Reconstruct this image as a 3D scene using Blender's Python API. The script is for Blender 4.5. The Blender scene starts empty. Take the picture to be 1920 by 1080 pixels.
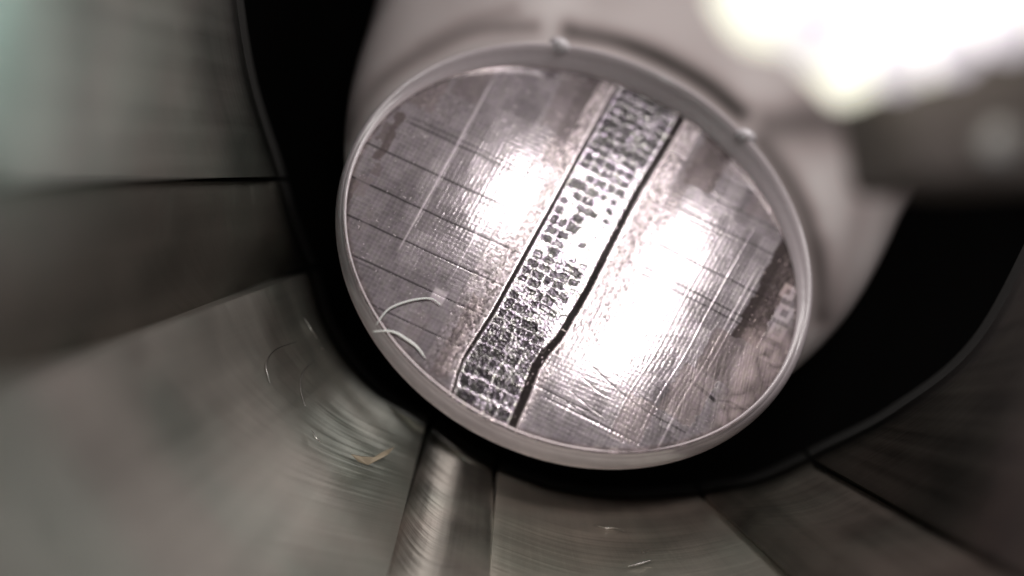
import bpy, math, random
import numpy as np
from mathutils import Vector, Matrix

S = bpy.context.scene
COL = S.collection
FP = 1664.0                                  # focal length in photo pixels (1920 wide)

# ------------------------------------------------------------------ camera
cam_d = bpy.data.cameras.new('camera')
cam_d.sensor_width = 36.0
cam_d.lens = 36.0 * FP / 1920.0
cam_d.clip_start = 0.01
cam_d.clip_end = 100
cam_d.dof.use_dof = True
cam_d.dof.focus_distance = 1.70
cam_d.dof.aperture_fstop = 0.0312 / 0.070
cam = bpy.data.objects.new('camera', cam_d)
COL.objects.link(cam)
S.camera = cam                               # at the origin, looking down -Z

def P(px, py, d):
    """point seen at photo pixel (px, py) at depth d"""
    return Vector(((px - 960) / FP * d, (540 - py) / FP * d, -d))

# the tilted plane of the chip
def frame(tilt, az):
    t, a = math.radians(tilt), math.radians(az)
    n = Vector((math.sin(t) * math.cos(a), math.sin(t) * math.sin(a), math.cos(t)))
    m = Vector((math.sin(a), -math.cos(a), 0))
    return n, m, n.cross(m)
NRM, EM, EN = frame(36.76, 65.37)
CC = P(1091.6, 436.4, 1.83)
R = .482
def chip_xy(px, py):
    d = Vector(((px - 960) / FP, (540 - py) / FP, -1))
    k = CC.dot(NRM) / d.dot(NRM)
    q = d * k - CC
    return q.dot(EM), q.dot(EN)
def chip_pt(px, py, h=0.0):
    x, y = chip_xy(px, py)
    return CC + EM * x + EN * y + NRM * h

# ------------------------------------------------------------------ world, lamps, exposure
w = bpy.data.worlds.new('World'); S.world = w; w.use_nodes = True
w.node_tree.nodes['Background'].inputs[0].default_value = (.5, .5, .55, 1)
w.node_tree.nodes['Background'].inputs[1].default_value = 0.0

def area(name, loc, target, sx, sy, power, col, spread=180):
    l = bpy.data.lights.new(name, 'AREA'); l.shape = 'RECTANGLE'
    l.spread = math.radians(spread); l.size = sx; l.size_y = sy; l.energy = power; l.color = col
    o = bpy.data.objects.new(name, l); COL.objects.link(o)
    o.location = loc
    o.rotation_euler = (Vector(target) - Vector(loc)).to_track_quat('-Z', 'Y').to_euler()
    return o
def mirror(px, py, dist):
    p = chip_pt(px, py); v = p.normalized()
    r = v - NRM * 2 * v.dot(NRM)
    return p + r * dist, p
E2 = (chip_pt(1060, 580) - chip_pt(1160, 400)).normalized()      # direction of the dark band
for nm, px, py, dist, sx, sy, pw in (
        ('led_left', 962, 382, 1.9, .11, .24, 3.6),
        ('led_middle', 1128, 415, 1.9, .11, .34, 2.2),
        ('led_right', 1240, 530, 1.9, .15, .50, 4.0),
        ('led_low', 1135, 655, 1.9, .20, .14, 3.0)):
    loc, t = mirror(px, py, dist)
    o = area(nm, loc, t, sx, sy, pw, (1, .965, .93))
    zz = (loc - t).normalized(); yy = (E2 - zz * E2.dot(zz)).normalized(); xx = yy.cross(zz)
    o.rotation_euler = Matrix((xx, yy, zz)).transposed().to_euler()
loc, t = mirror(1080, 470, 2.1)
area('soft_fill', loc, t, 3.2, 3.0, 15.5, (1, .93, .91))  # added softbox out of view; its reflection lifts the chip to grey
area('cool_fill', (.05, .17, -.25), P(20, 0, .68), .05, .05, .55, (.55, 1, .95), 34)  # added unseen source for the teal glow on the upper left jaw
area('deep_fill', (-.14, -.14, -2.15), P(890, 960, 1.62), .15, .14, .055, (1, .94, .90), 100)  # added behind the chip, unseen, to throw streaks on the bottom jaw
area('low_fill', (.10, .25, -.55), P(900, 990, 1.6), .06, .12, .8, (1, .93, .86), 50)  # added unseen source that brightens the bottom jaws
area('scope_fill', (.06, .10, .02), P(560, 860, 1.4), .12, .12, 3.0, (1, .985, .96))  # fill added beside the camera to lift the lower left jaws

S.view_settings.view_transform = 'Standard'
S.view_settings.look = 'None'
S.view_settings.exposure = 0
S.view_settings.gamma = 1
S.cycles.use_denoising = True
S.cycles.max_bounces = 6

# ------------------------------------------------------------------ helpers
def tag(o, label=None, cat=None, group=None, kind=None):
    for k, v in (('label', label), ('category', cat), ('group', group), ('kind', kind)):
        if v: o[k] = v
    return o
def empty(name, loc=(0, 0, 0)):
    o = bpy.data.objects.new(name, None); COL.objects.link(o); o.location = loc
    o.empty_display_size = .05
    return o
def mesh(name, verts, faces, mat, parent=None, smooth=True, org=None):
    me = bpy.data.meshes.new(name)
    o = bpy.data.objects.new(name, me); COL.objects.link(o)
    off = Vector((0, 0, 0))
    if parent is not None:
        off = parent.location
        o.parent = parent
    elif org is not None:
        off = Vector(org); o.location = off
    me.from_pydata([tuple(Vector(v) - off) for v in verts], [], faces)
    if smooth: me.polygons.foreach_set('use_smooth', [True] * len(me.polygons))
    me.materials.append(mat); me.update()
    return o
def mat(name, base, rough=.5, metal=0., **kw):
    m = bpy.data.materials.new(name); m.use_nodes = True
    b = m.node_tree.nodes['Principled BSDF']
    b.inputs['Base Color'].default_value = (*base, 1)
    b.inputs['Roughness'].default_value = rough
    b.inputs['Metallic'].default_value = metal
    for k, v in kw.items():
        b.inputs[k.replace('_', ' ')].default_value = v
    return m
class G:                                         # tiny node-graph helper
    def __init__(s, m): s.n = m.node_tree.nodes; s.l = m.node_tree.links; s.b = s.n['Principled BSDF']
    def new(s, t, **kw):
        x = s.n.new(t)
        for k, v in kw.items():
            if hasattr(x, k): setattr(x, k, v)
            else: x.inputs[k].default_value = v
        return x
    def link(s, a, b): s.l.new(a, b)
def tube(pts, r, seg=8, taper=True):
    vs, fs = [], []
    n = len(pts)
    for i, p in enumerate(pts):
        p = Vector(p)
        t = (Vector(pts[min(i + 1, n - 1)]) - Vector(pts[max(i - 1, 0)])).normalized()
        a = t.cross(Vector((.1, .2, 1))).normalized(); b = t.cross(a)
        rr = r * (math.sin(math.pi * (i + .6) / (n + .2)) ** .6 if taper else 1)
        for k in range(seg):
            g = 2 * math.pi * k / seg
            vs.append(p + a * math.cos(g) * rr + b * math.sin(g) * rr)
    for i in range(n - 1):
        for k in range(seg):
            fs.append((i * seg + k, i * seg + (k + 1) % seg, (i + 1) * seg + (k + 1) % seg, (i + 1) * seg + k))
    fs.append(tuple(range(seg - 1, -1, -1))); fs.append(tuple((n - 1) * seg + k for k in range(seg)))
    return vs, fs
def spline(pts, n=40):
    pts = [np.array(p, float) for p in pts]
    P_ = [2 * pts[0] - pts[1]] + pts + [2 * pts[-1] - pts[-2]]
    out = []
    m = len(pts) - 1
    for q in range(n):
        t = q / (n - 1) * m; i = min(int(t), m - 1); f = t - i
        a, b, c, d = P_[i:i + 4]
        out.append(.5 * (2 * b + (c - a) * f + (2 * a - 5 * b + 4 * c - d) * f * f + (-a + 3 * b - 3 * c + d) * f ** 3))
    return out

# numpy noise
def lattice(seed, n=256):
    return np.random.RandomState(seed).rand(n, n)
def vnoise(x, y, seed):
    L = lattice(seed); n = L.shape[0]
    xi = np.floor(x).astype(int); yi = np.floor(y).astype(int)
    fx = x - xi; fy = y - yi
    fx = fx * fx * (3 - 2 * fx); fy = fy * fy * (3 - 2 * fy)
    a = L[xi % n, yi % n]; b = L[(xi + 1) % n, yi % n]; c = L[xi % n, (yi + 1) % n]; d = L[(xi + 1) % n, (yi + 1) % n]
    return (a * (1 - fx) + b * fx) * (1 - fy) + (c * (1 - fx) + d * fx) * fy
def cell(x, y, seed):
    L = lattice(seed); n = L.shape[0]
    return L[np.floor(x).astype(int) % n, np.floor(y).astype(int) % n]
def sst(x, a, b):
    t = np.clip((x - a) / (b - a), 0, 1); return t * t * (3 - 2 * t)

# ------------------------------------------------------------------ the dark bore behind the jaws
def bore_depth(px, py):
    d = math.hypot(px - 1130, py - 350)
    return max(.36, 2.0 - .0023 * max(0, d - 575) ** .985)
HOLD = empty('metal_holder', P(1100, 420, 2.6))
tag(HOLD, 'grey slotted metal holder whose conical jaws ring the black bore around the pale tube', 'holder')
m_bore = mat('black_bore', (.006, .005, .005), .9)
vs, fs = [], []
N = 72
prof = [(2.6, -2.2), (2.6, -3.0), (2.6, -4.6), (1.9, -4.8), (.02, -4.85)]
for r, z in prof:
    for k in range(N):
        a = 2 * math.pi * k / N
        vs.append((.22 + r * math.cos(a), .18 + r * math.sin(a), z))
for i in range(len(prof) - 1):
    for k in range(N):
        fs.append((i * N + k, i * N + (k + 1) % N, (i + 1) * N + (k + 1) % N, (i + 1) * N + k))
fs.append(tuple((len(prof) - 1) * N + k for k in range(N)))
mesh('bore', vs, fs, m_bore, HOLD)

# ------------------------------------------------------------------ jaws
def jaw_material(name, base, rough, lo=.8, hi=1.15):
    m = mat(name, base, rough, .7)
    g = G(m)
    uv = g.new('ShaderNodeUVMap')
    # streaks that run along the jaw
    mp = g.new('ShaderNodeMapping'); mp.inputs['Scale'].default_value = (14, .9, 1); g.link(uv.outputs[0], mp.inputs[0])
    n1 = g.new('ShaderNodeTexNoise'); n1.inputs['Scale'].default_value = 1; n1.inputs['Detail'].default_value = 6
    g.link(mp.outputs[0], n1.inputs['Vector'])
    # turning marks that run round the bore
    mp2 = g.new('ShaderNodeMapping'); mp2.inputs['Scale'].default_value = (1.5, 60, 1); g.link(uv.outputs[0], mp2.inputs[0])
    n2 = g.new('ShaderNodeTexNoise'); n2.inputs['Scale'].default_value = 1; n2.inputs['Detail'].default_value = 5
    g.link(mp2.outputs[0], n2.inputs['Vector'])
    n3 = g.new('ShaderNodeTexNoise'); n3.inputs['Scale'].default_value = 5; n3.inputs['Detail'].default_value = 5
    tc = g.new('ShaderNodeTexCoord'); g.link(tc.outputs['Object'], n3.inputs['Vector'])
    ramp = g.new('ShaderNodeValToRGB')
    ramp.color_ramp.elements[0].position = .34; ramp.color_ramp.elements[0].color = (*[c * lo for c in base], 1)
    ramp.color_ramp.elements[1].position = .68; ramp.color_ramp.elements[1].color = (*[min(1, c * hi) for c in base], 1)
    mx = g.new('ShaderNodeMath', operation='MULTIPLY_ADD'); g.link(n1.outputs[0], mx.inputs[0]); mx.inputs[1].default_value = .5
    m2 = g.new('ShaderNodeMath', operation='MULTIPLY'); g.link(n3.outputs[0], m2.inputs[0]); m2.inputs[1].default_value = .5
    g.link(m2.outputs[0], mx.inputs[2]); g.link(mx.outputs[0], ramp.inputs[0]); 
    n4 = g.new('ShaderNodeTexNoise'); n4.inputs['Scale'].default_value = 2.4; n4.inputs['Detail'].default_value = 4; g.link(tc.outputs['Object'], n4.inputs['Vector'])
    hr = g.new('ShaderNodeValToRGB'); hr.color_ramp.elements[0].position = .38; hr.color_ramp.elements[0].color = (.80, .86, .80, 1)
    hr.color_ramp.elements[1].position = .62; hr.color_ramp.elements[1].color = (.94, .87, .83, 1)
    mm = g.new('ShaderNodeMix'); mm.data_type = 'RGBA'; mm.blend_type = 'MULTIPLY'; mm.inputs['Factor'].default_value = 1
    g.link(n4.outputs[0], hr.inputs[0]); g.link(ramp.outputs[0], mm.inputs['A']); g.link(hr.outputs[0], mm.inputs['B']); 
    wn = g.new('ShaderNodeAttribute'); wn.attribute_name = 'lip_shade'
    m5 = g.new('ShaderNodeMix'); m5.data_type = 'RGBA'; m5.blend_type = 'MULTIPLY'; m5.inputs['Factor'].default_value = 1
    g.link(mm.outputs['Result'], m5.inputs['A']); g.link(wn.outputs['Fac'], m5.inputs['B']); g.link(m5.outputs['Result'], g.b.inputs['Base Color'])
    ad = g.new('ShaderNodeMath', operation='ADD'); g.link(n1.outputs[0], ad.inputs[0]); g.link(n2.outputs[0], ad.inputs[1])
    bp = g.new('ShaderNodeBump'); bp.inputs['Strength'].default_value = .22; bp.inputs['Distance'].default_value = .01
    g.link(ad.outputs[0], bp.inputs['Height']); g.link(bp.outputs[0], g.b.inputs['Normal'])
    mr = g.new('ShaderNodeMapRange'); mr.inputs[3].default_value = rough - .1; mr.inputs[4].default_value = rough + .15
    g.link(n3.outputs[0], mr.inputs[0]); g.link(mr.outputs[0], g.b.inputs['Roughness'])
    return m
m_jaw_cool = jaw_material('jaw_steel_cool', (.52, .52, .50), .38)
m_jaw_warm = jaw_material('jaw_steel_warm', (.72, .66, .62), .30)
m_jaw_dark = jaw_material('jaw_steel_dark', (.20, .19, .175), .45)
m_jaw_brown_shade = jaw_material('jaw_steel_brown_shade', (.065, .056, .052), .45, .4, 2.2)  # same steel darkened, painting the shade of the right jaw
m_jaw_mid = jaw_material('jaw_steel_half_shade', (.22, .19, .175), .38, .5, 1.6)  # same steel half darkened, painting the shade of the lower right jaw
m_jaw_streaked = jaw_material('jaw_steel_streaked', (.40, .37, .355), .34, .12, 1.7)  # strong light and dark streaks paint reflections into this steel
m_lip = mat('jaw_edge_shaded', (.010, .009, .008), .9, 0.)  # near-black colour paints the shade inside the jaw lip

def jaw(inner, out_a, out_b, material, tilt=0., lip=.35, dz=0., ridge=.003, roll=.03, rise=0., shade_rows=0):
    """inner: px points of the edge at the bore, out_a/out_b: px points far along each slot"""
    ns, nt = 48, 90
    e = spline(inner, ns)
    rows = []
    oa = np.array(out_a, float); ob = np.array(out_b, float)
    for i in range(ns):
        s = i / (ns - 1)
        o = oa * (1 - s) + ob * s
        # bow the far edge outwards so that the jaw stays round
        o = o + (o - np.array((1130, 350))) * .12 * math.sin(math.pi * s)
        row = []
        d0 = bore_depth(*e[i]) + dz + tilt * (s - .5)
        inn = e[i] + (np.array((1130, 350)) - e[i]) * .035
        row.append(P(*inn, d0 + lip))
        row.append(P(*(e[i] + (np.array((1130, 350)) - e[i]) * .014), d0 + lip * .32))
        for j in range(nt):
            t = (j / (nt - 1)) ** 1.7
            q = e[i] * (1 - t) + o * t
            d = bore_depth(*q) + dz + tilt * (s - .5) * (1 + t)
            d += -.05 * math.sin(math.pi * s) * (1 - .3 * t) * .8          # each jaw is slightly barrelled
            d += .03 * math.exp(-j / 3)
            d += roll * (math.exp(-s / .10) + math.exp(-(1 - s) / .10)) * (.3 + t)
            d -= rise * math.exp(-(s / .16) ** 2) * (.25 + t)
            hd = math.hypot(q[0] - 1130, q[1] - 350)
            d += ridge * math.sin(hd / 7.) * math.exp(-((hd - 600) / 90) ** 2)
            row.append(P(*q, d))
        rows.append(row)
    nt2 = nt + 2
    front = [v for r in rows for v in r]
    # back skin: pushed away from the bore axis
    ax = Vector((.12, .12, 0))
    back = []
    for v in front:
        d = Vector((v.x - ax.x, v.y - ax.y, 0)).normalized()
        back.append(v + d * .09 + Vector((0, 0, -.02)))
    nv = len(front)
    fs = []
    for i in range(ns - 1):
        for j in range(nt2 - 1):
            a = i * nt2 + j
            fs.append((a, a + 1, a + nt2 + 1, a + nt2))
            fs.append((nv + a, nv + a + nt2, nv + a + nt2 + 1, nv + a + 1))
    for j in range(nt2 - 1):
        for i in (0, ns - 1):
            a = i * nt2 + j; fs.append((a, nv + a, nv + a + 1, a + 1))
    for i in range(ns - 1):
        for j in (0, nt2 - 1):
            a = i * nt2 + j; fs.append((a, a + nt2, nv + a + nt2, nv + a))
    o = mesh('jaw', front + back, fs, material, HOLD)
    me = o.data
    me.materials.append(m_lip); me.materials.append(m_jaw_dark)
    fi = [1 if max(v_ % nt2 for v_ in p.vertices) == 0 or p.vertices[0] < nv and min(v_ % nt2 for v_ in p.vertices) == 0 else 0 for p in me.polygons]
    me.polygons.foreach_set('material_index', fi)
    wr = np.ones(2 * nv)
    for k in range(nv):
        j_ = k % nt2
        wr[k] = .10 + .90 * sst(j_, 0, 16)  # shade towards the bore, painted into the lip colour
        if shade_rows: wr[k] *= .42 + .58 * sst(j_, shade_rows - 5, shade_rows + 7)  # shaded inner band of a jaw, also painted in
    wa = me.attributes.new('lip_shade', 'FLOAT', 'POINT'); wa.data.foreach_set('value', wr.astype(np.float32))
    uvl = me.uv_layers.new(name='UVMap')
    width = math.hypot(inner[-1][0] - inner[0][0], inner[-1][1] - inner[0][1]) / 500
    uvs = []
    for l in me.loops:
        k = l.vertex_index % nv
        uvs += [(k // nt2) / ns * width + len(HOLD.children) * 3.1, (k % nt2) / nt2]
    uvl.data.foreach_set('uv', uvs)
    # crisp edges at the slots
    es = me.attributes.new('sharp_edge', 'BOOLEAN', 'EDGE')
    ev = np.zeros(len(me.edges) * 2, int); me.edges.foreach_get('vertices', ev); ev = ev.reshape(-1, 2)
    k0, k1 = ev[:, 0] % nv, ev[:, 1] % nv
    i0, i1 = k0 // nt2, k1 // nt2; j0, j1 = k0 % nt2, k1 % nt2
    sh = ((i0 == i1) & ((i0 == 0) | (i0 == ns - 1))) | ((j0 == j1) & ((j0 == nt2 - 1) | (j0 == 0)))
    es.data.foreach_set('value', sh)
    return o
jaw([(392, -420), (420, -120), (455, 130), (517, 331)], (-150, -900), (-500, 352), m_jaw_cool, tilt=-.10, lip=.30, shade_rows=23)
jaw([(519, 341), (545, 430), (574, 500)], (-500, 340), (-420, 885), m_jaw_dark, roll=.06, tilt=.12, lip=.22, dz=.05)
jaw([(577, 512), (612, 620), (690, 725), (798, 797)], (-420, 870), (672, 1290), m_jaw_cool, roll=.04, tilt=.03, lip=.34, rise=.10)
jaw([(810, 803), (865, 845), (922, 878)], (640, 1300), (936, 1330), m_jaw_streaked, ridge=.0008, tilt=-.06, lip=.34, dz=.02)
jaw([(933, 884), (1060, 925), (1190, 938), (1310, 929)], (902, 1330), (1755, 1300), m_jaw_warm, tilt=.05, lip=.30)
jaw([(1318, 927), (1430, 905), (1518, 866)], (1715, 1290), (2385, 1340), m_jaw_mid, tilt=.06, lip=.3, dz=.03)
jaw([(1526, 861), (1690, 775), (1850, 640), (1990, 380)], (2350, 1320), (3000, -300), m_jaw_brown_shade, tilt=-.05, lip=.3)

# ------------------------------------------------------------------ pale tube
m_tube = mat('milky_plastic', (.60, .53, .52), .38)
g = G(m_tube)
tc = g.new('ShaderNodeTexCoord'); n1 = g.new('ShaderNodeTexNoise'); n1.inputs['Scale'].default_value = 3.2; n1.inputs['Detail'].default_value = 3
g.link(tc.outputs['Object'], n1.inputs['Vector'])
rp = g.new('ShaderNodeValToRGB'); rp.color_ramp.elements[0].position = .35; rp.color_ramp.elements[0].color = (.40, .34, .33, 1)
rp.color_ramp.elements[1].position = .62; rp.color_ramp.elements[1].color = (.66, .59, .58, 1)
g.link(n1.outputs[0], rp.inputs[0]); g.link(rp.outputs[0], g.b.inputs['Base Color'])
m_tube.node_tree.nodes['Principled BSDF'].inputs['Subsurface Weight'].default_value = .25
m_tube.node_tree.nodes['Principled BSDF'].inputs['Subsurface Radius'].default_value = (.04, .03, .03)
m_rim = mat('frosted_rim', (.70, .635, .655), .28, Coat_Weight=.5, Coat_Roughness=.15)
g = G(m_rim)
tc = g.new('ShaderNodeTexCoord'); n1 = g.new('ShaderNodeTexNoise'); n1.inputs['Scale'].default_value = 60; n1.inputs['Detail'].default_value = 4
g.link(tc.outputs['Object'], n1.inputs['Vector'])
bp = g.new('ShaderNodeBump'); bp.inputs['Strength'].default_value = .25; bp.inputs['Distance'].default_value = .004
g.link(n1.outputs[0], bp.inputs['Height']); g.link(bp.outputs[0], g.b.inputs['Normal'])

TUBE = empty('plastic_tube', tuple(CC))
tag(TUBE, 'milky translucent plastic tube flaring away to the upper right behind its round end rim', 'tube')
def loft(sections, name, material, parent, seg=200, closed=False):
    """sections: (centre pixel x, y, depth, radius, tilt, height along the normal)"""
    vs, fs = [], []
    for (cx, cy, d, r, tl, h) in sections:
        n_, m_, e_ = frame(tl, 65.37)
        c = P(cx, cy, d) + n_ * h
        for k in range(seg):
            a = 2 * math.pi * k / seg
            vs.append(c + m_ * (r * math.cos(a)) + e_ * (r * math.sin(a)))
    n = len(sections)
    for i in range(n - 1 if not closed else n):
        for k in range(seg):
            i2 = (i + 1) % n
            fs.append((i * seg + k, i * seg + (k + 1) % seg, i2 * seg + (k + 1) % seg, i2 * seg + k))
    return mesh(name, vs, fs, material, parent)
IN = (1091.6, 436.4, 1.83, .482, 36.76, 0.)
OUT = (1098.4, 427.6, 1.83, .5068, 30.9, 0.)
def between(t, dr=0., h=0.):
    q = [a + (b - a) * t for a, b in zip(IN, OUT)]
    q[3] += dr; q[5] += h
    return tuple(q)
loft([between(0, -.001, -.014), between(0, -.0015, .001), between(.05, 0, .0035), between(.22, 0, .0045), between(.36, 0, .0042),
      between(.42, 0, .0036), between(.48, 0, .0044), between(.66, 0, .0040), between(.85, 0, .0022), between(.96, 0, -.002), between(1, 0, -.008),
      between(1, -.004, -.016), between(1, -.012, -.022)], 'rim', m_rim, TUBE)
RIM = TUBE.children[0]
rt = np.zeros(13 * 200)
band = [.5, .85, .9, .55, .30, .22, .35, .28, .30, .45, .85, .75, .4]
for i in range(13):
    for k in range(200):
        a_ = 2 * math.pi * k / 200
        f = .5 - .5 * math.tanh(2.2 * math.sin(a_ + .25))          # 1 on the lower side, where see-through wall and bright edge lines are painted in
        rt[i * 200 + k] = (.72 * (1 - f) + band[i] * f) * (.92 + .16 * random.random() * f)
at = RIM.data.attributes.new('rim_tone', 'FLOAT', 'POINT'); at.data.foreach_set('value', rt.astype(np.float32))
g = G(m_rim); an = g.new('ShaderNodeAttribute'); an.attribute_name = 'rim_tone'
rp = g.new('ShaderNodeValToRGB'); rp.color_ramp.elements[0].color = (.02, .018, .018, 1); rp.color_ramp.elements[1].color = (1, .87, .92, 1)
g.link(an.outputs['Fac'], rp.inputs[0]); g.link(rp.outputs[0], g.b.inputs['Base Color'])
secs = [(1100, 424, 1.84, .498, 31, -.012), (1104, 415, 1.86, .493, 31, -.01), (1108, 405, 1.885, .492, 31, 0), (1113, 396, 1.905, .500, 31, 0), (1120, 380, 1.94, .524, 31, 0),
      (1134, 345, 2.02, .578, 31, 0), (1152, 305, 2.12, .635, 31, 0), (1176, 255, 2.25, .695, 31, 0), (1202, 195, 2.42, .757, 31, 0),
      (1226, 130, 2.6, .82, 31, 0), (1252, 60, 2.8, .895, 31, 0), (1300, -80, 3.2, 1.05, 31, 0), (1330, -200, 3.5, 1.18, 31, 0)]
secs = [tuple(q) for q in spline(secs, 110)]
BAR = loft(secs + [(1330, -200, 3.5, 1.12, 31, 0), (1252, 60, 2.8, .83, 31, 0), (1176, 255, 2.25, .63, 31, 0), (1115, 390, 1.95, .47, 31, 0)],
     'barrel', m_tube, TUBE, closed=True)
# groove shade, refraction bands and bright areas of the body painted into its colour
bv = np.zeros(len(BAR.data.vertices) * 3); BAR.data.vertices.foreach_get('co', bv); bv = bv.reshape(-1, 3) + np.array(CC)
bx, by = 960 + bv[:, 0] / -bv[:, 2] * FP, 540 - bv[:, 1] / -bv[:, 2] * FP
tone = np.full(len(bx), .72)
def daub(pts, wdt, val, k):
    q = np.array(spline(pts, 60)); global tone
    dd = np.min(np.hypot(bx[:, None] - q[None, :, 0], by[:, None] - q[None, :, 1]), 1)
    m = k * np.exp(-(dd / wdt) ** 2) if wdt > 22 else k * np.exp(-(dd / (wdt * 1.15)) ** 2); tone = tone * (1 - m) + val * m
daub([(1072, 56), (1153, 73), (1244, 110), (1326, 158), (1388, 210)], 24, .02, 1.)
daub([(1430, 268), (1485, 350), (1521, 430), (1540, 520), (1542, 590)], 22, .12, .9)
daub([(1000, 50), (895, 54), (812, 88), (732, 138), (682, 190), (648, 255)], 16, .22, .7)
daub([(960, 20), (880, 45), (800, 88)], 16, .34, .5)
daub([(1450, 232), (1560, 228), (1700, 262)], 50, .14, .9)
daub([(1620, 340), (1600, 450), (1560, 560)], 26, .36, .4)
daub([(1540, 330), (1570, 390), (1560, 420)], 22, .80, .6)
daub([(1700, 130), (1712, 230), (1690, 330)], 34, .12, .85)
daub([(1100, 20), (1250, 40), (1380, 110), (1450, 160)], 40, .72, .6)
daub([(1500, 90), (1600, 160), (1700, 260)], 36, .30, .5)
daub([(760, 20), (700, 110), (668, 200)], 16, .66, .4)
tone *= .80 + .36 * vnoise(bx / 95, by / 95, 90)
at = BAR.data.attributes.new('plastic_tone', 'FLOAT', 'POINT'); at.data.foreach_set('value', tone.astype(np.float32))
g = G(m_tube)
for l in list(g.b.inputs['Base Color'].links): m_tube.node_tree.links.remove(l)
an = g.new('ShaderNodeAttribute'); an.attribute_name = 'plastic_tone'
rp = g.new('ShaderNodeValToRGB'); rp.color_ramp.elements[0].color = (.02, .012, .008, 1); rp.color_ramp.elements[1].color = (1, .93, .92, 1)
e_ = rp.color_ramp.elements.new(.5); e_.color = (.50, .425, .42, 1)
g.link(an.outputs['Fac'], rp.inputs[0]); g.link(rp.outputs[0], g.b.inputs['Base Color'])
# two small pale nubs added as glints on the far side of the rim
m_glint_nub = mat('pale_glint_nub', (.95, .88, .93), .25, Coat_Weight=1.)
def ball(c, rx, ry, rz, name, material, parent=None, seg=24, rings=14, org=None):
    vs, fs = [], []
    for i in range(rings + 1):
        ph = math.pi * i / rings
        for k in range(seg):
            a = 2 * math.pi * k / seg
            vs.append(Vector(c) + EM * (rx * math.sin(ph) * math.cos(a)) + EN * (ry * math.sin(ph) * math.sin(a)) + NRM * (rz * math.cos(ph)))
    for i in range(rings):
        for k in range(seg):
            fs.append((i * seg + k, i * seg + (k + 1) % seg, (i + 1) * seg + (k + 1) % seg, (i + 1) * seg + k))
    return mesh(name, vs, fs, material, parent, org=org)
n_, m_, e_ = frame(30.9, 65.37)
for px, py in ((1052, 78), (1402, 250)):
    dr_ = P(px, py, 1.)
    c_ = P(1098.4, 427.6, 1.83)
    ball(dr_ * (c_.dot(n_) / dr_.dot(n_)) - n_ * .012, .026, .018, .018, 'glint_nub', m_glint_nub, TUBE)

# ------------------------------------------------------------------ the chip
NG = 780
H = R + .006
ax = np.linspace(-H, H, NG)
X, Y = np.meshgrid(ax, ax, indexing='ij')
cc, em, en, nn = (np.array(v) for v in (CC, EM, EN, NRM))
W = cc + X[..., None] * em + Y[..., None] * en
PX = 960 + W[..., 0] / -W[..., 2] * FP
PY = 540 - W[..., 1] / -W[..., 2] * FP
# chip drawing coordinates: u across the dark strip, c along it (one unit = 1/1000 of the chip or so)
OX, OY = 1160., 160.
U = .875 * (PX - OX) + .484 * (PY - OY)
V = -.436 * (PX - OX) + .900 * (PY - OY)
def uv_of(px, py): return .875 * (px - OX) + .484 * (py - OY), -.436 * (px - OX) + .9 * (py - OY)
# a slump in the film at the lower right bends the drawing there
sw = np.exp(-(((PX - 1215) / 120) ** 2 + ((PY - 700) / 75) ** 2))
U2 = U + 7 * sw * np.sin((PY - 700) / 60.); V2 = V + 16 * sw * np.cos((PX - 1215) / 90.)
wx = (vnoise(U / 7, V / 7, 1) - .5); wy = (vnoise(U / 7, V / 7, 2) - .5)
wl = (vnoise(U / 40, V / 40, 3) - .5)

def poly_u(pts):
    q = sorted(((uv_of(*p)[1], uv_of(*p)[0]) for p in pts)); a = np.array(q)
    return np.interp(V, a[:, 0], a[:, 1])
UL = poly_u([(1160, 158), (1100, 265), (1040, 377), (984, 478), (925, 585), (868, 674), (858, 700), (848, 735)])
UR = poly_u([(1277, 222), (1238, 290), (1198, 354), (1139, 469), (1100, 546), (1047, 635), (1022, 662), (1003, 690), (985, 740), (957, 806)])
rag = (vnoise(U / 3, V / 3, 4) - .5)

# ---- side fields: faint woven grid and blocks
alb = .295 + .05 * (cell(U2 / 34, V2 / 34, 5) - .5) + .07 * (cell(U2 / 17 + .3, V2 / 23, 6) - .5) + .10 * (vnoise(U / 60, V / 60, 7) - .5)
fine = .5 + .5 * np.cos(2 * math.pi * U2 / 8.6); fine2 = .5 + .5 * np.cos(2 * math.pi * V2 / 8.6)
alb += .035 * (fine - .5) + .035 * (fine2 - .5) + .05 * (cell(U2 / 8.6, V2 / 8.6, 8) - .5)
hgt = .00005 * fine + .00005 * fine2 + 7e-5 * cell(U2 / 17, V2 / 17, 9) + .00007 * vnoise(U / 3, V / 3, 10)
rough = .145 + .08 * cell(U2 / 34, V2 / 68, 11)
tint = np.zeros_like(U)            # >0 brown

def line(coord, pos, wdt): return np.clip(1 - np.abs(coord - pos) / wdt, 0, 1)
def dark(mask, val, k=1.):
    global alb; m = np.clip(mask * k, 0, 1); alb = alb * (1 - m) + val * m
bend = 1.5 * wl
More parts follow.
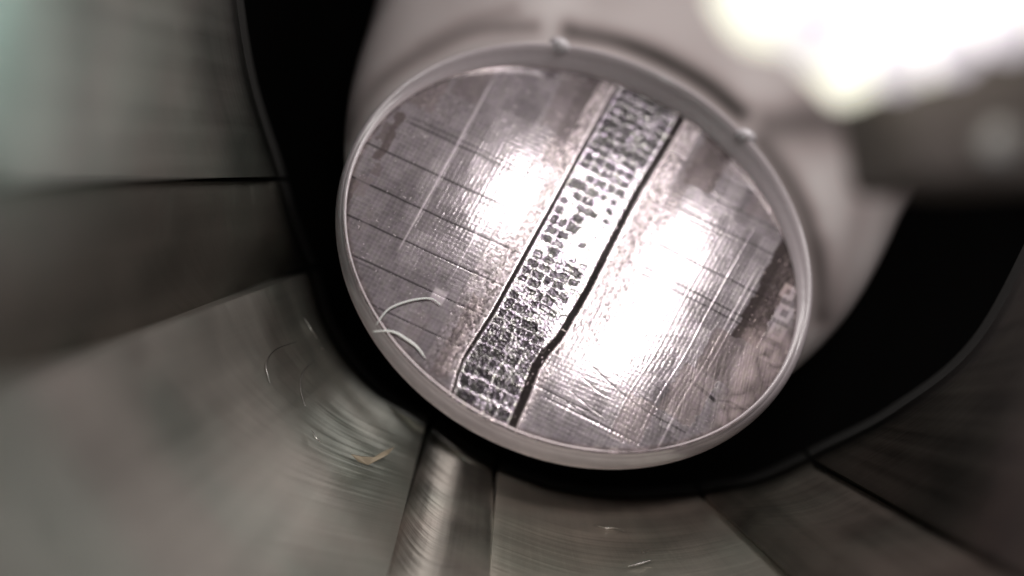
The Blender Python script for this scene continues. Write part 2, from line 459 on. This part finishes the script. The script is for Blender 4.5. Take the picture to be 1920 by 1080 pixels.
# cross lines left of the strip
left = (U < UL - 2)
right = (U > UR + 6)
for pos, a, b, k in ((222, -330, 0, .5), (232, -330, -2, .75), (300, -390, -70, .9), (370, -420, 0, .9), (438, -440, 0, .8),
                     (503, -430, 0, .9), (512, -330, -220, .3), (573, -380, 0, .85), (582, -330, -180, .4), (312, -150, -70, .5), (150, -90, 0, .4)):
    mk = line(V + (U + 200) * .018 + bend, pos, 3.0) * left * sst(U, a, a + 30) * (1 - sst(U, b - 8, b))
    dark(mk, .05, min(1, k * 1.25))
    hgt -= .0002 * mk
for pos, a, b, k in ((72, 250, 480, .4), (112, 230, 480, .35), (157, 200, 480, .6), (168, 230, 360, .3), (236, 200, 520, .85), (287, 190, 460, .7), (301, 190, 470, .9),
                     (578, 110, 260, .8), (590, 150, 330, .5)):
    mk = line(V2 - (U - 300) * .02 + bend, pos, 3.0) * right * sst(U, a, a + 20) * (1 - sst(U, b - 20, b))
    dark(mk, .05, min(1, k * 1.4)); hgt -= .0002 * mk
# bent lines in the slumped corner
def stroke(pts, wdt, val, k=1., h=-.0001):
    global hgt
    q = spline(pts, 60); d = np.full(U.shape, 1e9)
    x0, x1 = min(p[0] for p in q) - 20, max(p[0] for p in q) + 20
    y0, y1 = min(p[1] for p in q) - 20, max(p[1] for p in q) + 20
    bx = (PX > x0) & (PX < x1) & (PY > y0) & (PY < y1)
    xs, ys = PX[bx], PY[bx]; dd = np.full(xs.shape, 1e9)
    for a, b in zip(q[:-1], q[1:]):
        ab = b - a; L = (ab ** 2).sum() + 1e-9
        t = np.clip(((xs - a[0]) * ab[0] + (ys - a[1]) * ab[1]) / L, 0, 1)
        dd = np.minimum(dd, np.hypot(xs - a[0] - t * ab[0], ys - a[1] - t * ab[1]))
    d[bx] = dd
    m = np.clip((1.25 - d / wdt) * 2, 0, 1)
    dark(m, val, k); hgt += h * m
stroke([(1112, 690), (1150, 725), (1205, 768), (1285, 812)], 1.8, .14)
stroke([(1062, 756), (1110, 788), (1160, 815), (1203, 836)], 1.6, .16)
stroke([(1070, 735), (1105, 765), (1140, 790)], 1.0, .3, .6)
stroke([(1152, 703), (1190, 735), (1240, 772), (1278, 795)], 1.2, .25, .7)
stroke([(1190, 695), (1230, 728), (1262, 752)], 1.2, .25, .7)
stroke([(1095, 712), (1125, 738), (1150, 750)], 1.2, .25, .7)
stroke([(1296, 716), (1318, 733), (1340, 752)], 3.2, .08)
stroke([(1350, 752), (1372, 756), (1392, 768)], 2.2, .12)
stroke([(1180, 641), (1260, 640), (1330, 655), (1400, 690)], 9, .22, .45)  # broad brown arc: a reflection painted into the chip colour
stroke([(1250, 600), (1300, 612), (1370, 618)], 9., .26, .4)  # second painted reflection arc
stroke([(1184, 645), (1184, 662), (1186, 682)], 1.2, .2, .6)

# light lines parallel to the strip
for pos, a, b, wdt, k in ((-211, 90, 470, 3.2, .9), (-100, 330, 480, 2.2, .5), (-150, 380, 430, 2.5, .5), (393, 190, 640, 3.2, .85), (404, 190, 420, 2., .7),
                    (352, 120, 600, 2.0, .6), (300, 200, 610, 2., .45), (262, 60, 200, 2.2, .4), (210, 560, 620, 3, .6)):
    mk = line(U2 + 1.2 * wl + .6 * rag, pos, wdt) * sst(V, a, a + 25) * (1 - sst(V, b - 25, b))
    dark(mk, .80, k * .8); hgt += .0001 * mk
# soft longitudinal darker bands and brown blocks near the edges
def box(u0, u1, v0, v1, val, k, br=0., ragg=4.):
    global tint, hgt
    uu = U2 + ragg * wx * 2; vv = V2 + ragg * wy * 2
    m = sst(uu, u0 - 2, u0 + 2) * (1 - sst(uu, u1 - 2, u1 + 2)) * sst(vv, v0 - 2, v0 + 2) * (1 - sst(vv, v1 - 2, v1 + 2))
    dark(m, val, k); tint = np.maximum(tint, br * m * k)
    hgt -= .0002 * m * k
for b in ((-338, -322, 225, 325, .12, .7, 1), (-350, -330, 250, 290, .16, .5, 1), (-330, -310, 330, 350, .16, .4, 1),
          (-395, -375, 335, 385, .14, .75, .9), (-330, -280, 70, 200, .22, .6, .8), (-270, -215, 40, 150, .22, .45, .7),
          (-370, -335, 375, 480, .16, .7, 1), (-345, -318, 360, 400, .3, .6, .5), (-300, -285, 410, 470, .3, .35, .4),
          (-60, -14, 10, 190, .14, .65, .6), (-95, -50, 20, 130, .2, .5, .6),
          (190, 250, -60, 110, .12, .75, .8), (250, 300, -20, 60, .28, .4, .6), (178, 206, 40, 200, .24, .5, .6),
          (320, 420, -20, 110, .30, .45, .7), (408, 470, 60, 215, .06, .92, 1), (412, 462, 215, 330, .06, .92, 1), (455, 480, 140, 250, .3, .4, .8),
          (430, 500, 300, 420, .34, .6, .8), (360, 430, 420, 520, .34, .6, .8), (380, 450, 330, 420, .22, .55, .9),
          (300, 360, 520, 600, .38, .5, .7), (-50, -18, 470, 640, .16, .6, .9), (-130, -95, 540, 640, .25, .35, .5)):
    box(*b)
# granular bands beside the strip
def grain(u0, u1, v0, v1, seed, amt=1.):
    global alb, hgt, rough, tint
    m = sst(U, u0 - 4, u0 + 4) * (1 - sst(U, u1 - 6, u1 + 6)) * sst(V, v0, v0 + 20) * (1 - sst(V, v1 - 20, v1)) * amt
    g1 = cell((U2 + 5 * wx) / 6.5, (V2 + 5 * wy) / 8, seed); g2 = vnoise(U / 3.3, V / 4.2, seed + 1)
    val = .02 + .60 * np.clip(.55 * g1 + .75 * g2 - .15, 0, 1)
    alb = alb * (1 - m * .8) + val * m * .8
    hgt += m * (.0003 * g1 + .0003 * g2); rough += .10 * m; tint = np.maximum(tint, .45 * m * (1 - val))
grain(-34, -6, -10, 640, 21); grain(-70, -34, 130, 640, 23, .6)
grain(int(138), 176, -60, 330, 25); grain(118, 150, 300, 520, 27); grain(150, 205, 160, 470, 29, .75); grain(105, 150, 520, 680, 31, .8)
grain(206, 240, 300, 430, 33, .3); grain(430, 485, 60, 330, 35, .25); grain(-330, -240, 130, 220, 37, .25)

# ---- the strip of dark cells between the two black lines
rs = np.random.RandomState(12)
inside = sst(U, UL + 3, UL + 6) * (1 - sst(U, UR - 8, UR - 5))
strip = -.06 + (.62 + .33 * sst(V, 90, 180) * (1 - sst(V, 420, 560))) * np.clip(.65 * vnoise(U / 4, V / 4, 40) + .55 * vnoise(U / 2.2, V / 2.2, 45) - .12, 0, .8) + .18 * sst(V, 100, 200) * (1 - sst(V, 330, 520))
sh = .0009 * vnoise(U / 3.5, V / 3.5, 41)
us = U - UL + 4.5 * wx + 3.4 * rag; vs_ = V + 4.5 * wy + 3.4 * (vnoise(U / 3, V / 3, 46) - .5)
v = -70.
row = 0
cols = []
while v < 700:
    big = v > 520
    hgt_row = rs.uniform(20, 30) if big else rs.uniform(14, 22)
    if row % 5 == 0:
        cols = []; u = 7 + rs.uniform(-1, 2)
        while u < 122:
            wd = rs.uniform(19, 31) if big else rs.uniform(13, 26)
            cols.append((u, wd)); u += wd
    row += 1
    for u, wd in cols:
        if rs.rand() < .2: wd = wd * 1.7
        hot = (185 < v < 330) and u > 45  # glare area: cells thinned and shrunk as if washed out
        mid = (110 < v < 185)
        keep = rs.rand() < (.55 if hot else .72 if mid else .88)
        if u > 88 and 250 < v < 520: keep = keep and rs.rand() < .6
        if keep:
            cu, cv = u + wd / 2, v + hgt_row / 2
            hw, hh = wd / 2 - 1.4, hgt_row / 2 - rs.uniform(1.4, 3.6)
            if hot: hw *= .6; hh *= .6
            ang = rs.uniform(-.15, .15)
            bx = (np.abs(us - cu) < 30) & (np.abs(vs_ - cv) < 30)
            du, dv = us[bx] - cu, vs_[bx] - cv
            du, dv = du * math.cos(ang) + dv * math.sin(ang), -du * math.sin(ang) + dv * math.cos(ang)
            rr = min(hw, hh) * rs.uniform(.2, .7)
            qx = np.maximum(np.abs(du) - hw + rr, 0); qy = np.maximum(np.abs(dv) - hh + rr, 0)
            sd = np.hypot(qx, qy) - rr
            m = np.clip(.5 - sd / 1.8, 0, 1)
            if hot: val = val + .18
            typ = rs.rand()
            if typ < .22: m = m * np.clip(np.abs(sd + min(hw, hh) * .75) / 1.6 - .2, .15, 1)     # ring shaped cell
            elif typ < .36: m = m * (np.abs(du) > 1.4)                                             # split cell
            val = rs.uniform(.01, .06) + .08 * vnoise(U[bx] / 3, V[bx] / 3, 43)
            strip[bx] = strip[bx] * (1 - m) + val * m
            sh[bx] -= .0007 * m
    if rs.rand() < (.5 if v > 120 else .12):
        ln = line(vs_ + 0 * v, v - .5, 1.7); strip = strip * (1 - ln) + .92 * ln; sh += .0004 * ln
    v += hgt_row
ln = line(us - 4, 62 + 0 * us, 2.2) * sst(V, 510, 520) * .9; strip = strip * (1 - ln) + .9 * ln
ln = line(us, 92 + 0 * us, 2.) * sst(V, 540, 550) * .8; strip = strip * (1 - ln) + .85 * ln
# pale blank margin left of the thick line in the middle
ln = sst(U, UR - 22, UR - 16) * sst(V, 120, 160) * (1 - sst(V, 480, 520)) * (.75 + .25 * rag); strip = strip * (1 - ln) + .9 * ln
alb = alb * (1 - inside) + strip * inside
hgt = hgt * (1 - inside) + sh * inside
rough = rough * (1 - inside) + .26 * inside
tint *= (1 - inside)
# pale piping and black lines
pale = line(U + 1.5 * rag, UL - 5, 2.6) + line(U + 1.5 * rag, UL + 6, 2.0) * .8 + line(U + 2 * rag, UR + 10, 3.2) * .9 + line(U + 2 * rag, UR - 10, 3.) * .8
dark(pale, .84)
hgt += .0003 * np.clip(pale, 0, 1)
thL = 3.1 + .5 * rag * 2 - .9 * sst(V, 560, 600)
thR = np.interp(V, [0, 120, 300, 480, 520, 700], [6.6, 4.6, 5.0, 5.2, 7.2, 6.6]) + 1.8 * rag
bl = np.clip(1.3 - np.abs(U - UL) / thL, 0, 1) * (1 - .4 * sst(V, 560, 600)); br = np.clip(1.5 - np.abs(U - UR) / thR, 0, 1)
blk = np.clip(2 * np.maximum(bl, br), 0, 1)
dark(blk, .02)
hgt -= .0006 * blk; rough += .25 * blk; tint = np.where(blk > .3, .6, tint)
# small pale squares by the right edge, pale lozenge by the lint, random specks
for px, py, s in ((1470, 588, 11), (1456, 624, 11), (1440, 662, 12), (1478, 548, 9)):
    a, b = uv_of(px, py)
    m = np.clip(.5 - (np.maximum(np.abs(U - a), np.abs(V - b)) - s - 4) / 3, 0, 1); dark(m, .70, .8)
    m = np.clip(.5 - (np.maximum(np.abs(U - a), np.abs(V - b)) - s + 4) / 3, 0, 1); dark(m, .25, .9)
a, b = uv_of(822, 556); m = np.clip(.5 - (np.maximum(np.abs(U - a), np.abs(V - b)) - 13) / 4, 0, 1); dark(m, .74, .8)
sp = vnoise(U / 4.5, V / 4.5, 60); sp2 = vnoise(U / 30, V / 30, 61)
spm = sst(sp, .90, .96) * (sp2 > .45); dark(spm, .88, .55)
spd = sst(vnoise(U / 6, V / 6, 62), .92, .97) * (vnoise(U / 50, V / 50, 63) > .45); dark(spd, .14, .6)
# crumpled film near the lower right edge
cr = sst(PX + .35 * PY, 1590, 1640) * sst(PY, 590, 640)
crn = np.abs(vnoise(PX / 26, PY / 26, 64) - .5) * 2
alb = alb * (1 - cr * .6) + (.20 + .55 * crn ** .7) * cr * .6
tint = np.maximum(tint, cr * .7)
hgt += cr * .0004 * vnoise(PX / 30, PY / 30, 65)
# fine diagonal brushing in the slumped corner
brs = sst(PX, 1130, 1180) * sst(PY, 630, 660) * (1 - sst(PY, 800, 840))
bn = vnoise((PX * .98 + PY * .2) / 2.6, (PY * .98 - PX * .2) / 70, 66) - .5
alb += brs * .16 * bn; hgt += brs * .00007 * bn
# shaping of the film itself
hgt += .0010 * sw + .0016 * vnoise(PX / 150, PY / 150, 70)
# darker, yellowish tone along the rim
rr_ = np.hypot(X, Y)
edg = sst(rr_, R - .012, R - .002)
alb = alb * (1 - .35 * edg * (vnoise(X * 60, Y * 60, 71) > .35)); tint = np.maximum(tint, .6 * edg)

alb = np.clip(alb, .015, .95)
warm = np.stack([np.ones_like(U), .895 - .10 * tint, .95 - .17 * tint], -1)
hue = ((vnoise(U / 5, V / 5, 80) - .5) * (1 + 2.5 * inside))[..., None] * np.array([.03, -.02, .07]) + inside[..., None] * np.array([-.015, 0, .02])
colr = np.clip(alb[..., None] * (warm + hue), 0, 1)
Z = hgt
Wd = W + Z[..., None] * nn
keep = np.hypot(X, Y) < H
idx = -np.ones(keep.shape, int); idx[keep] = np.arange(keep.sum())
CHIP = mesh('patterned_chip', [], [], mat('chip_metal', (.5, .5, .5), .3, 1.), org=tuple(CC))
tag(CHIP, 'round silvery chip face crossed by a band of dark cells between two black lines', 'chip')
me = CHIP.data
q = keep[:-1, :-1] & keep[1:, :-1] & keep[1:, 1:] & keep[:-1, 1:]
quads = np.stack([idx[:-1, :-1][q], idx[1:, :-1][q], idx[1:, 1:][q], idx[:-1, 1:][q]], -1)
co = (Wd[keep] - np.array(CC)).astype(np.float32)
me.clear_geometry()
me.vertices.add(len(co)); me.vertices.foreach_set('co', co.ravel())
me.loops.add(quads.size); me.loops.foreach_set('vertex_index', quads.ravel().astype(np.int32))
me.polygons.add(len(quads)); me.polygons.foreach_set('loop_start', np.arange(0, quads.size, 4, dtype=np.int32))
me.polygons.foreach_set('use_smooth', np.ones(len(quads), bool))
me.update(calc_edges=True)
at = me.attributes.new('metal_tone', 'FLOAT_COLOR', 'POINT')
at.data.foreach_set('color', np.concatenate([colr[keep], np.ones((len(co), 1))], 1).astype(np.float32).ravel())
at = me.attributes.new('metal_rough', 'FLOAT', 'POINT')
at.data.foreach_set('value', np.clip(rough[keep], .1, .9).astype(np.float32))
g = G(CHIP.data.materials[0])
a1 = g.new('ShaderNodeAttribute'); a1.attribute_name = 'metal_tone'; g.link(a1.outputs['Color'], g.b.inputs['Base Color'])
a2 = g.new('ShaderNodeAttribute'); a2.attribute_name = 'metal_rough'; g.link(a2.outputs['Fac'], g.b.inputs['Roughness'])

# ------------------------------------------------------------------ lint on the chip
m_lint = mat('white_lint', (.95, .95, .95), .4)
def chip_fibre(pts, r, label):
    r *= .72
    q = [chip_pt(x, y, .002 + r) for x, y in spline(pts, 30)]
    o = mesh('lint_fibre', *tube(q, r), m_lint, org=q[0])
    tag(o, label, 'fibre', 'white lint fibres lying on the chip')
chip_fibre([(704, 612), (728, 582), (768, 566), (806, 562), (826, 574)], .0030, 'upper curved white lint fibre arching over the lower left of the chip')
chip_fibre([(698, 624), (735, 624), (764, 640), (782, 654), (797, 674)], .0036, 'lower curved white lint fibre starting at the rim below the other one')

# ------------------------------------------------------------------ lamp at the upper right
LD = .68
m_led = bpy.data.materials.new('lit_lamp'); m_led.use_nodes = True
b = m_led.node_tree.nodes['Principled BSDF']
b.inputs['Base Color'].default_value = (.9, .9, .85, 1)
b.inputs['Emission Color'].default_value = (1, .97, .80, 1); b.inputs['Emission Strength'].default_value = 1.12
m_glow_dome = mat('self_glowing_dome', (.80, .78, .84), .25)
m_glow_dome.node_tree.nodes['Principled BSDF'].inputs['Emission Color'].default_value = (.95, .86, .92, 1)
m_glow_dome.node_tree.nodes['Principled BSDF'].inputs['Emission Strength'].default_value = .72  # added glow keeps the scallop bumps bright against the diffuser
m_hold = mat('brown_grey_housing', (.13, .108, .102), .7)
LAMP = empty('lamp', P(1700, 0, LD))
tag(LAMP, 'brilliant white lamp with a scalloped edge in the upper right corner', 'lamp')
def slab(pts, d, thick, name, material, parent=None, org=None, bev=0.0):
    q = spline(pts, 4 * len(pts))
    n = len(q)
    front = [P(x, y, d) for x, y in q]
    c = sum(front, Vector()) / n
    rim_ = [v + (v - c).normalized() * .008 + Vector((0, 0, -thick * .3)) for v in front]
    backv = [v + Vector((0, 0, -thick)) for v in rim_]
    vs = front + rim_ + backv
    fs = [tuple(range(n))[::-1], tuple(range(2 * n, 3 * n))]
    for k in range(n):
        for r_ in (0, 1):
            fs.append((r_ * n + k, r_ * n + (k + 1) % n, (r_ + 1) * n + (k + 1) % n, (r_ + 1) * n + k))
    return mesh(name, vs, fs, material, parent, smooth=False, org=org)
slab([(1400, -80), (1440, -15), (1490, 22), (1535, 30), (1575, 42), (1625, 85), (1668, 128), (1712, 124), (1745, 92), (1790, 104), (1825, 92), (1850, 50),
      (1890, 52), (1930, 24), (1990, 30), (2120, 0), (2150, -260), (1900, -420), (1500, -360)], LD, .08, 'diffuser', m_led, LAMP)
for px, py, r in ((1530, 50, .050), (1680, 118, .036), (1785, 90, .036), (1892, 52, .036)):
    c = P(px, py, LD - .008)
    ball(c, r * .53, r * .6, r * .53, 'dome', m_glow_dome, LAMP)
HS = slab([(1700, 70), (1760, 50), (1900, 20), (2080, -40), (2240, 120), (2200, 300), (1960, 325), (1830, 322), (1735, 322), (1715, 240), (1700, 150)], .74, .10, 'housing', m_hold, LAMP)
GB = ball(P(1872, 268, .72), .014, .020, .014, 'bokeh_bead', mat('bokeh_bead_gloss', (.42, .40, .40), .12, Coat_Weight=1.), org=P(1872, 268, .72))  # bead stands in for an out-of-focus highlight
tag(GB, 'small oval bead added as an out-of-focus highlight below the bright lamp near the right edge', 'bead')

# ------------------------------------------------------------------ scraps and added glint slivers on the jaws
m_swarf = mat('bright_swarf', (.72, .70, .68), .25, 1.)
m_gold = mat('yellow_flake', (.42, .34, .23), .3, .8)
def jaw_curl(pts, r, label, lift=.03):
    q = [P(x, y, bore_depth(x, y) - lift - .018) for x, y in spline(pts, 30)]
    o = mesh('swarf_curl', *tube(q, r * .6, 6), m_swarf, org=q[0])
    tag(o, label, 'swarf', 'bright scraps of swarf on the metal jaws')
jaw_curl([(506, 718), (499, 684), (516, 656), (558, 640)], .0022, 'wide thin curl of swarf on the large left jaw, farthest from the tube')
jaw_curl([(572, 762), (563, 728), (567, 700), (588, 676)], .0028, 'bright thin curl of swarf on the large left jaw, nested in the wide curl')
jaw_curl([(584, 806), (592, 820), (602, 830)], .0030, 'short scrap of swarf below the nested curls')
jaw_curl([(570, 596), (580, 612), (586, 622), (596, 637)], .0036, 'bright scrap of swarf at the jaw edge left of the black bore')
jaw_curl([(600, 652), (605, 655), (611, 658)], .0034, 'tiny bright speck of swarf at the jaw edge below the longer scrap')
jaw_curl([(1112, 984), (1136, 990), (1150, 990), (1172, 997)], .0034, 'upper thin sliver added as a glint on the bottom jaw under the tube')  # this sliver and the next stand in for glints on the machined rings
jaw_curl([(1178, 1062), (1196, 1058), (1222, 1050)], .0036, 'lower thin sliver added as a glint on the bottom jaw near the frame edge')
pts = [(658, 852), (676, 856), (700, 858), (720, 846), (740, 838), (728, 852), (704, 866), (690, 872), (672, 866)]
fr = [P(x, y, bore_depth(x, y) - .055) for x, y in pts]
n = len(fr)
o = mesh('metal_flake', fr + [v + Vector((0, 0, -.006)) for v in fr],
         [tuple(range(n))[::-1], tuple(range(n, 2 * n))] + [(k, (k + 1) % n, n + (k + 1) % n, n + k) for k in range(n)], m_gold, smooth=False, org=fr[0])
tag(o, 'jagged yellowish flake lying on the large lower left jaw', 'flake')
